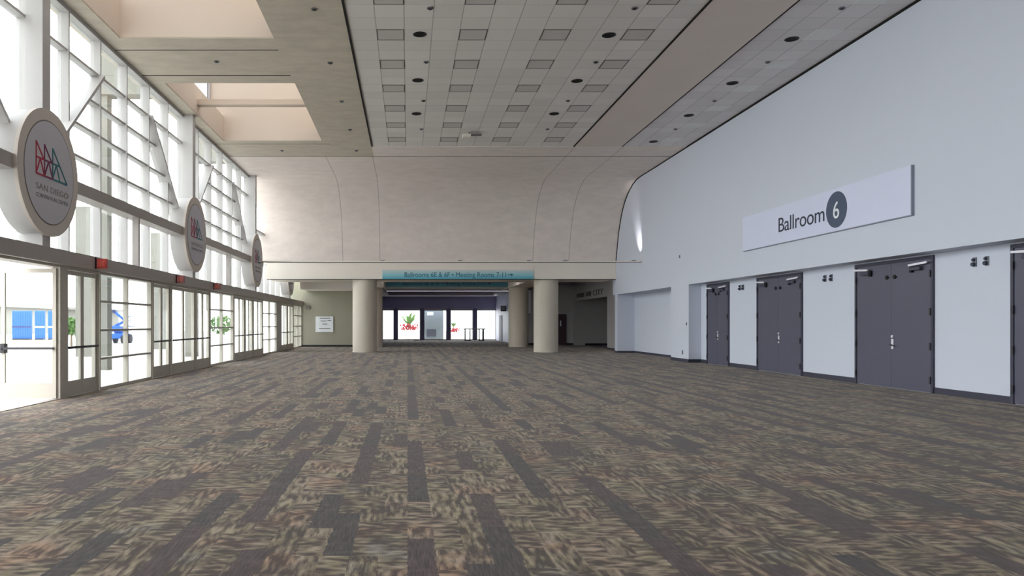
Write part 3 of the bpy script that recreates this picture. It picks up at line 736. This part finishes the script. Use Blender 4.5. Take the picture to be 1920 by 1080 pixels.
S(MB().box(-2.5, -2.3, 49.8, 69.0, 0, 4.5).build('wall_passage_left', MT['navy']), 'shaded side wall of the far passage on the window side', 'wall')
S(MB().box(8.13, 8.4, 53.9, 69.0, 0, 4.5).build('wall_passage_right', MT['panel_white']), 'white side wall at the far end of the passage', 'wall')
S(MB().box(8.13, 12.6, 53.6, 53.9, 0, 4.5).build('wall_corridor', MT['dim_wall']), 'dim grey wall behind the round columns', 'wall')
def strip_lamp(x0, x1, y, z, lab, tm='fill_tube'):
    r = empty('ceiling_lamp', ((x0+x1)/2, y, z), lab, 'lamp', 'strip lamps of the passage ceiling')
    MB().box(x0, x1, y-.14, y+.14, z-.05, z).build('housing', MT['white_metal'], r)
    MB().box(x0+.04, x1-.04, y-.11, y+.11, z-.056, z-.05).build('lamp_tube', MT[tm], r)
strip_lamp(-1.0, 6.2, 45.5, 4.3, 'added strip lamp, unseen behind the fascia beam, brightening the passage')  # added lamp, hidden from the camera, brightens floor and second banner
strip_lamp(-1.6, 7.6, 55.5, 4.0, 'long strip lamp across the passage ceiling beyond the second banner', 'tube_dim')
strip_lamp(-1.6, 7.6, 63.0, 4.0, 'strip lamp deepest in the passage, before the far windows', 'tube_dim')
# restroom corridor wall with opening
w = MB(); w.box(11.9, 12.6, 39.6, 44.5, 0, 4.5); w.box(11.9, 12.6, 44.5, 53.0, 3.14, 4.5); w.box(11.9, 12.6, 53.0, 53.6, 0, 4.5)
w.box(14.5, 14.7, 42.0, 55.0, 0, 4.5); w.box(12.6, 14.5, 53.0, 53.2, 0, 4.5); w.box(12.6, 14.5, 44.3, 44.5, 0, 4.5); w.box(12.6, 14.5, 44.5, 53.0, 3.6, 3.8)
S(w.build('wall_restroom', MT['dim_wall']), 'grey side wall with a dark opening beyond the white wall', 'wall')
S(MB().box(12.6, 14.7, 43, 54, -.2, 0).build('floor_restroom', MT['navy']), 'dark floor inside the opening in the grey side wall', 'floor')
b_ = MB(); b_.box(8.4, 11.9, 53.575, 53.6, 0, .13); b_.box(14.48, 14.5, 44.5, 53.0, 0, .13); b_.box(11.88, 11.9, 39.6, 44.5, 0, .1); b_.box(12.6, 14.5, 52.98, 53, 0, .13)
S(b_.build('baseboard_corridor', MT['base_black']), 'black baseboard in the dim corner beyond the columns', 'baseboard')
o = MB().box(14.4, 14.5, 49.6, 49.9, .13, 3.3).build('wall_divider', MT['base_black']); S(o, 'black upright strip inside the dark opening', 'wall')
me = text_mesh('CITY', .5, .01)
xs = [q.co.x for q in me.vertices]; kx = 2.5/(max(xs)-min(xs))
lm = MB().addmesh(me, frame_m((0, -1, 0), (0, 0, 1), (11.888, 47.9, 3.32)) @ Matrix.Diagonal((kx, 1, 1, 1)))
for y0, y1 in ((51.9, 52.4), (51.2, 51.75), (50.3, 51.05), (49.1, 49.7), (48.4, 48.95)):   # too blurred to read in the photo
    lm.box(11.878, 11.898, y0, y1, 3.34, 3.62)
o = lm.build('lettering_sign', MT['letter_grey'], fix=False); tag(o, 'dark raised lettering on the grey wall above the dark opening', 'lettering')
dn += 1
r = empty('door_%d' % dn, (10.9, 53.6, 0), 'maroon door in the dim corner beside the restroom wall', 'door', None, 'structure')
MB().box(10.55, 10.62, 53.53, 53.6, 0, 2.2).box(11.3, 11.4, 53.53, 53.6, 0, 2.2).box(10.62, 11.3, 53.53, 53.6, 2.12, 2.2).build('door_frame', MT['maroon'], r)
MB().box(10.62, 11.3, 53.56, 53.6, .01, 2.12).build('leaf', MT['maroon'], r)
MB().box(10.95, 11.02, 53.5, 53.56, 1.35, 1.75, .01).build('notice', MT['white_print'], r)
r = empty('hanging_banner', (8.47, 52.2, 2.2), 'narrow white vertical banner hanging between the two right columns', 'banner')
MB().box(8.35, 8.59, 52.18, 52.2, 2.2, 3.9).build('sheet', MT['white_print'], r)
MB().cyl((8.33, 52.19, 3.9), (8.61, 52.19, 3.9), .02, n=10).cyl((8.33, 52.19, 2.2), (8.61, 52.19, 2.2), .02, n=10).cyl((8.47, 52.19, 3.9), (8.47, 52.19, 4.3), .008, n=8).build('rods', MT['dark_bar'], r)

# notice board on the taupe wall
r = empty('notice_sign', (-5.5, 49.5, .97), 'white notice board with grey text lines on the taupe wall', 'notice')
MB().box(-6.08, -4.92, 49.43, 49.47, .97, 2.0, .006).build('board', MT['white_print'], r)
m = MB()
for (x0, x1, z) in ((-5.8, -5.1, 1.88), (-5.75, -5.35, 1.7), (-5.3, -5.05, 1.74), (-5.62, -5.3, 1.5), (-5.85, -5.1, 1.2)): m.box(x0, x1, 49.42, 49.43, z-.025, z+.025)
m.build('text_lines', MT['grey_print'], r)
o = MB().box(-6.75, -6.45, 49.4, 49.5, 2.5, 2.72, .01).build('exit_sign', MT['disc_groove']); tag(o, 'small dull sign box high on the taupe wall near the glass', 'exit sign')

# teal banners
def banner(y, z0, z1, x0, x1, mt, lab, txt):
    r = empty('direction_sign', ((x0+x1)/2, y, z0), lab, 'banner')
    MB().box(x0, x1, y-.03, y, z0, z1).build('sheet', MT[mt], r)
    me = text_mesh(txt, .36, .002); xs = [q.co.x for q in me.vertices]
    kx = 5.35/(max(xs)-min(xs))
    mm = MB().addmesh(me, frame_m((1, 0, 0), (0, 0, 1), (x0+1.14, y-.034, z0+.1)) @ Matrix.Diagonal((kx, 1, 1, 1)))
    ax = x0+1.14+5.35+.1
    mm.box(ax, ax+.24, y-.036, y-.032, z0+.205, z0+.235)
    mm.prism([(ax+.15, z0+.12), (ax+.3, z0+.22), (ax+.15, z0+.32), (ax+.21, z0+.22)], 'y', y-.036, y-.032)
    mm.build('lettering', MT['banner_text'] if mt == 'banner' else MT['ink'], r, fix=False)
TXT = 'Ballrooms 6E & 6F \u2022 Meeting Rooms 7-11'
banner(YV1-.022, FASB, 4.36, -1.32, 6.63, 'banner', 'teal direction banner with an arrow on the front of the fascia', TXT)
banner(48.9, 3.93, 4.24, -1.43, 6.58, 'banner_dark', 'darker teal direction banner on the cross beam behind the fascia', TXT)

# far end of the passage: dark header wall, posts, glass
w = MB(); w.box(-2.3, 8.13, 68.6, 69.0, 2.92, 4.0)
S(w.build('wall_far', MT['passage_wall']), 'dark navy wall above the far bright windows', 'wall')
for i, x in enumerate((-1.08, 1.35, 3.77, 6.2)):
    o = MB().box(x-.17, x+.17, 68.5, 68.9, 0, 2.92).build('far_column', MT['navy']); S(o, 'dark square post, %s from the left in the far window wall' % ORD[i], 'column'); o['group'] = 'dark posts of the far windows'
for i, (a, b) in enumerate(((-2.3, -1.25), (-.91, 1.18), (1.52, 3.6), (3.94, 6.03), (6.37, 8.13))):
    wn += 1
    r = empty('window_%d' % wn, ((a+b)/2, 68.75, 0), 'bright far window, %s from the left beyond the passage' % ORD[i], 'window', 'far windows at the end of the passage', 'structure')
    MB().box(a, b, 68.7, 68.8, 2.72, 2.92).box(a, b, 68.7, 68.8, 0, .1).box(a, a+.06, 68.7, 68.8, .1, 2.72).box(b-.06, b, 68.7, 68.8, .1, 2.72).build('frame', MT['white_metal'], r)
    MB().box(a+.06, b-.06, 68.745, 68.755, .1, 2.72).build('glass', MT['glass'], r)
dn += 1
r = empty('door_%d' % dn, (8.1, 64.5, 0), 'dark narrow door in the white side wall of the passage', 'door', None, 'structure')
MB().box(8.09, 8.13, 64.0, 66.0, 0, 2.25).build('leaf', MT['navy'], r); MB().box(8.07, 8.09, 64.2, 64.3, .9, 1.2).build('handle', MT['steel'], r)
r = empty('wall_sign', (8.0, 62.0, 2.55), 'dark box sign high on the white passage wall', 'sign')
MB().box(7.72, 8.13, 61.6, 61.9, 2.55, 3.0, .01).build('housing', MT['ink'], r); MB().box(7.76, 8.08, 61.592, 61.6, 2.62, 2.94).build('face', MT['dim_grey'], r)

# grey kiosk, planters and table beyond the far glass
r = empty('kiosk', (2.45, 70.6, 0), 'grey green cabinet with a white notice standing beyond the far glass', 'cabinet')
MB().box(1.62, 3.4, 70.4, 71.2, 0, 2.85, .02).build('body', MT['dim_grey'], r)
MB().box(1.85, 2.45, 70.38, 70.4, 2.3, 2.62).build('notice', MT['white_print'], r)
MB().box(1.8, 2.7, 70.38, 70.4, .3, 1.0).build('vent_panel', MT['steel'], r)
def planter(x, y, s, lab, palm):
    r = empty('planter', (x, y, 0), lab, 'planter', 'red planters outside the far windows')
    MB().lathe([(0, 0), (.35*s, 0), (.62*s, .55*s), (.66*s, .6*s), (.58*s, .6*s), (0, .5*s)], (x, y, 0), 'z', 28).build('pot', MT['pot'], r, smooth=True)
    fm = MB()
    for k in range(70):
        t, q = random.random()*2*PI, random.random()**.5*.62*s
        px, py, pz = x+q*math.cos(t), y+q*math.sin(t), .62*s+random.random()*.35*s
        bmesh.ops.create_icosphere(fm.bm, subdivisions=1, radius=.07*s, matrix=Matrix.Translation((px, py, pz)))
    fm.build('flowers', MT['flower'], r)['kind'] = 'stuff'
    lm = MB()
    for k in range(16):
        t = 2*PI*k/16+random.random()*.3; ln = (1.05 if palm else .5)*s*(.7+.5*random.random()); up = 1.3+random.random()*.9
        prev = None
        for j in range(6):
            u = j/5; px = x+math.cos(t)*ln*u; py = y+math.sin(t)*ln*u; pz = (1.0+.15*s)+ln*(up*u-.9*u*u)
            wv = .09*s*math.sin(PI*min(.98, u+.1)); n = (-math.sin(t)*wv, math.cos(t)*wv)
            cur = (Vector((px-n[0], py-n[1], pz)), Vector((px+n[0], py+n[1], pz)))
            if prev: lm.quad(prev[0], prev[1], cur[1], cur[0])
            prev = cur
    o = lm.build('leaves', MT['leaf'], r)
    sd = o.modifiers.new('t', 'SOLIDIFY'); sd.thickness = .006
    MB().cyl((x, y, .5*s), (x, y, 1.05+.15*s), .06*s, .04*s, 10).build('stem', MT['bark'], r)
    return r
planter(.15, 76.0, 1.5, 'big red flower planter with a small palm outside the second far window', True)
planter(4.75, 77.0, 1.1, 'smaller red planter with upright leaves outside the fourth far window', False)
r = empty('folding_table', (6.3, 66.6, 0), 'small folding table in front of the last far windows', 'table')
MB().box(5.0, 6.95, 66.25, 66.95, 1.0, 1.1, .01).build('table_top', MT['wood_top'], r)
for x, rl in ((5.14, .055), (5.57, .05), (6.4, .055), (6.75, .09)): MB().cyl((x, 66.6, 0), (x, 66.6, 1.0), rl, n=12).build('leg', MT['dark_bar'], r)
for x0, x1 in ((5.05, 5.66), (6.31, 6.84)): MB().box(x0, x1, 66.4, 66.8, 0, .07).build('foot_rail', MT['dark_bar'], r)
o = MB().box(.55, 1.1, 67.6, 68.0, 0, .12, .02).build('floor_mat_roll', MT['dark_bar']); tag(o, 'low dark weight on the floor by the second far window', 'weight')

# ------------------------------------------------------------------ exterior on the window side
def pier(x, y, w, d, h, lab):
    o = MB().box(x-w/2, x+w/2, y-d/2, y+d/2, -.02, h).build('exterior_pier', MT['pier']); S(o, lab, 'column'); o['group'] = 'concrete piers outside the glass wall'
pier(-10.1, 24.95, .3, .4, 10.3, 'concrete pier seen through the low window before the second round sign'); pier(-10.15, 35.15, .5, .5, 10.3, 'concrete pier behind the second round sign, outside')
pier(-15.1, 35.15, .8, .6, 7.0, 'free standing concrete pier seen through the closed near glass doors'); pier(-15.1, 45.35, .8, .6, 7.0, 'free standing far concrete pier outside the window wall'); pier(-10.15, 14.75, .5, .5, 10.3, 'concrete pier outside near the open door')
for y, l in ((24.95, 'concrete outrigger beam seen through the first braced bay'), (35.15, 'concrete outrigger beam seen through the second braced bay')):
    S(MB().box(-10.4, -7.75, y-.3, y+.3, 9.1, 10.4).build('exterior_beam', MT['pier']), l, 'beam')
S(MB().box(-60, -58, 30, 150, -.02, 4.3).box(-58, -57.0, 30, 150, 3.9, 4.3).build('exterior_building', MT['pier']), 'long pale low building far beyond the paving', 'building')
for i, (x0, x1) in enumerate(((-37.6, -35.75), (-35.45, -34.5), (-34.2, -33.75))):
    r = empty('hoarding_panel', ((x0+x1)/2, 71.5, 0), ('wide blue site hoarding panel seen through the open glass door', 'middle blue site hoarding panel, narrower, beside the wide one', 'thin pale blue site hoarding panel, last of the three')[i], 'hoarding', 'blue hoarding panels outside')
    MB().box(x0, x1, 71, 71.2, .1, 2.75, .03).build('shell', MT['blue'], r)
    m = MB()
    for k in range(int((x1-x0)/.22)): m.box(x0+.1+k*.22, x0+.16+k*.22, 70.97, 71.0, .3, 2.6)
    m.build('ribs', MT['blue'], r)
    MB().box(x0, x1, 70.96, 71.0, 1.15, 1.3).build('rail', MT['navy_paint'] if i == 0 else MT['ext_white'], r)
    MB().box(x0+.1, x1-.1, 70.8, 71.4, -.02, .1).build('skid', MT['dark_bar'], r)
# boom lift
lx, ly = -22.75, 59.0
r = empty('boom_lift', (lx, ly, 0), 'blue articulated boom lift parked outside behind the low window', 'lift')
MB().box(lx-.55, lx+.55, ly-.9, ly+.9, .35, .75, .05).build('chassis', MT['blue'], r)
for sx in (-1, 1):
    for sy in (-1, 1): MB().cyl((lx+sx*.45, ly+sy*.65, .33), (lx+sx*.68, ly+sy*.65, .33), .35, n=22).build('wheel', MT['tyre'], r)
MB().cyl((lx, ly, .75), (lx, ly, .9), .4, n=24).box(lx-.5, lx+.3, ly-.7, ly+.6, .9, 1.35, .06).build('turntable', MT['blue'], r)
MB().bar((lx-.35, ly, 1.3), (lx+.45, ly, 1.75), .2, .2, (0, 1, 0)).build('lower_boom', MT['blue'], r)
MB().bar((lx+.45, ly, 1.75), (lx-.4, ly, 2.5), .18, .18, (0, 1, 0)).build('upper_boom', MT['blue'], r)
MB().cyl((lx+.45, ly-.18, 1.75), (lx+.45, ly+.18, 1.75), .17, n=16).cyl((lx-.4, ly-.16, 2.5), (lx-.4, ly+.16, 2.5), .14, n=16).build('joints', MT['navy_paint'], r)
m = MB()
for z in (1.35, 1.75, 2.1):
    for p, q in (((.45, -.4), (1.0, -.4)), ((1.0, -.4), (1.0, .4)), ((1.0, .4), (.45, .4)), ((.45, .4), (.45, -.4))): m.cyl((lx+p[0], ly+p[1], z), (lx+q[0], ly+q[1], z), .025, n=8)
for p in ((.45, -.4), (1.0, -.4), (1.0, .4), (.45, .4)): m.cyl((lx+p[0], ly+p[1], 1.35), (lx+p[0], ly+p[1], 2.1), .025, n=8)
m.box(lx+.45, lx+1.0, ly-.4, ly+.4, 1.3, 1.36); m.build('basket', MT['blue'], r)
# small trees outside
def shrub(x, y, h, rad, lab):
    r = empty('shrub', (x, y, 0), lab, 'shrub', 'shrubs outside the glass wall')
    MB().cyl((x, y, 0), (x, y, h*.6), .07, .04, 10).build('trunk', MT['bark'], r)
    m = MB()
    for k in range(420):
        u, v, w_ = random.gauss(0, 1), random.gauss(0, 1), random.gauss(0, 1); n = math.sqrt(u*u+v*v+w_*w_)+1e-6; q = rad*(.5+.5*random.random())
        p = Vector((x+u/n*q, y+v/n*q, h*.62+w_/n*q*.8)); a = Vector((random.gauss(0, 1), random.gauss(0, 1), random.gauss(0, 1))).normalized(); b_ = a.orthogonal().normalized()
        s = .13+.08*random.random(); m.quad(p-a*s, p+b_*s*.45, p+a*s, p-b_*s*.45)
    m.build('foliage', MT['leaf'], r, fix=False)
shrub(-22.5, 50.0, 2.2, .75, 'green shrub outside, seen through the closed near glass doors'); shrub(-14.9, 60.0, 2.3, 1.0, 'green shrub outside, seen through the low window past the second round sign')

# back wall behind the camera closes the room
S(MB().box(-7.9, 12.6, YB-.3, YB, 0, 9.0).build('wall_back', MT['white_wall']), 'wall behind the camera', 'wall')

# ------------------------------------------------------------------ light: overcast daylight
W = bpy.data.worlds.new('sky'); SC.world = W; W.use_nodes = True
nt = W.node_tree; bg = nt.nodes['Background']
tc = nd(nt, 'ShaderNodeTexCoord'); sp = nd(nt, 'ShaderNodeSeparateXYZ'); nt.links.new(tc.outputs['Generated'], sp.inputs[0])
rp = nd(nt, 'ShaderNodeValToRGB'); rp.color_ramp.elements[0].position = 0.0; rp.color_ramp.elements[0].color = (1.0, 1.0, 1.0, 1); rp.color_ramp.elements[1].position = 1.0; rp.color_ramp.elements[1].color = (.9, .95, 1.0, 1)
nt.links.new(sp.outputs['Z'], rp.inputs[0]); nt.links.new(rp.outputs[0], bg.inputs['Color'])
bg.inputs['Strength'].default_value = 4.0
def portal(name, loc, direction, sx, sy):
    l = bpy.data.lights.new(name, 'AREA'); l.shape = 'RECTANGLE'; l.size = sx; l.size_y = sy; l.cycles.is_portal = True
    o = bpy.data.objects.new(name, l); COL.objects.link(o); o.location = loc
    o.rotation_euler = Vector(direction).to_track_quat('-Z', 'Z' if abs(direction[2]) < .5 else 'Y').to_euler()
portal('sky_portal', (-7.8, (YB+35.3)/2, 5.7), (1, 0, 0), 35.3-YB, 5.5)
portal('sky_portal', (-7.3, (YB+49.5)/2, 1.36), (1, 0, 0), 49.5-YB, 2.7)
for a, b in SKY: portal('sky_portal', ((WX0+WX1)/2-.2, (a+b)/2, WT+.2), (0, 0, -1), WX1-WX0+.6, b-a)
portal('sky_portal', (2.9, 68.95, 1.45), (0, -1, 0), 10.4, 2.9)

# ------------------------------------------------------------------ camera
cam = bpy.data.cameras.new('camera'); co = bpy.data.objects.new('camera', cam); COL.objects.link(co)
co.location = (0, 0, 1.52); co.rotation_euler = (PI/2, 0, 0)
cam.sensor_width = 36; cam.lens = 1400/1920*36; cam.shift_x = (960-764)/1920; cam.shift_y = (607-540)/1920
cam.clip_end = 500; cam.clip_start = .05
SC.camera = co
vs = SC.view_settings; vs.view_transform = 'Standard'; vs.look = 'None'; vs.gamma = 1; vs.exposure = 0.7; vs.use_curve_mapping = False
SC.cycles.use_denoising = True
SC.cycles.max_bounces = 10; SC.cycles.diffuse_bounces = 7; SC.cycles.transparent_max_bounces = 24; SC.cycles.sample_clamp_indirect = 8
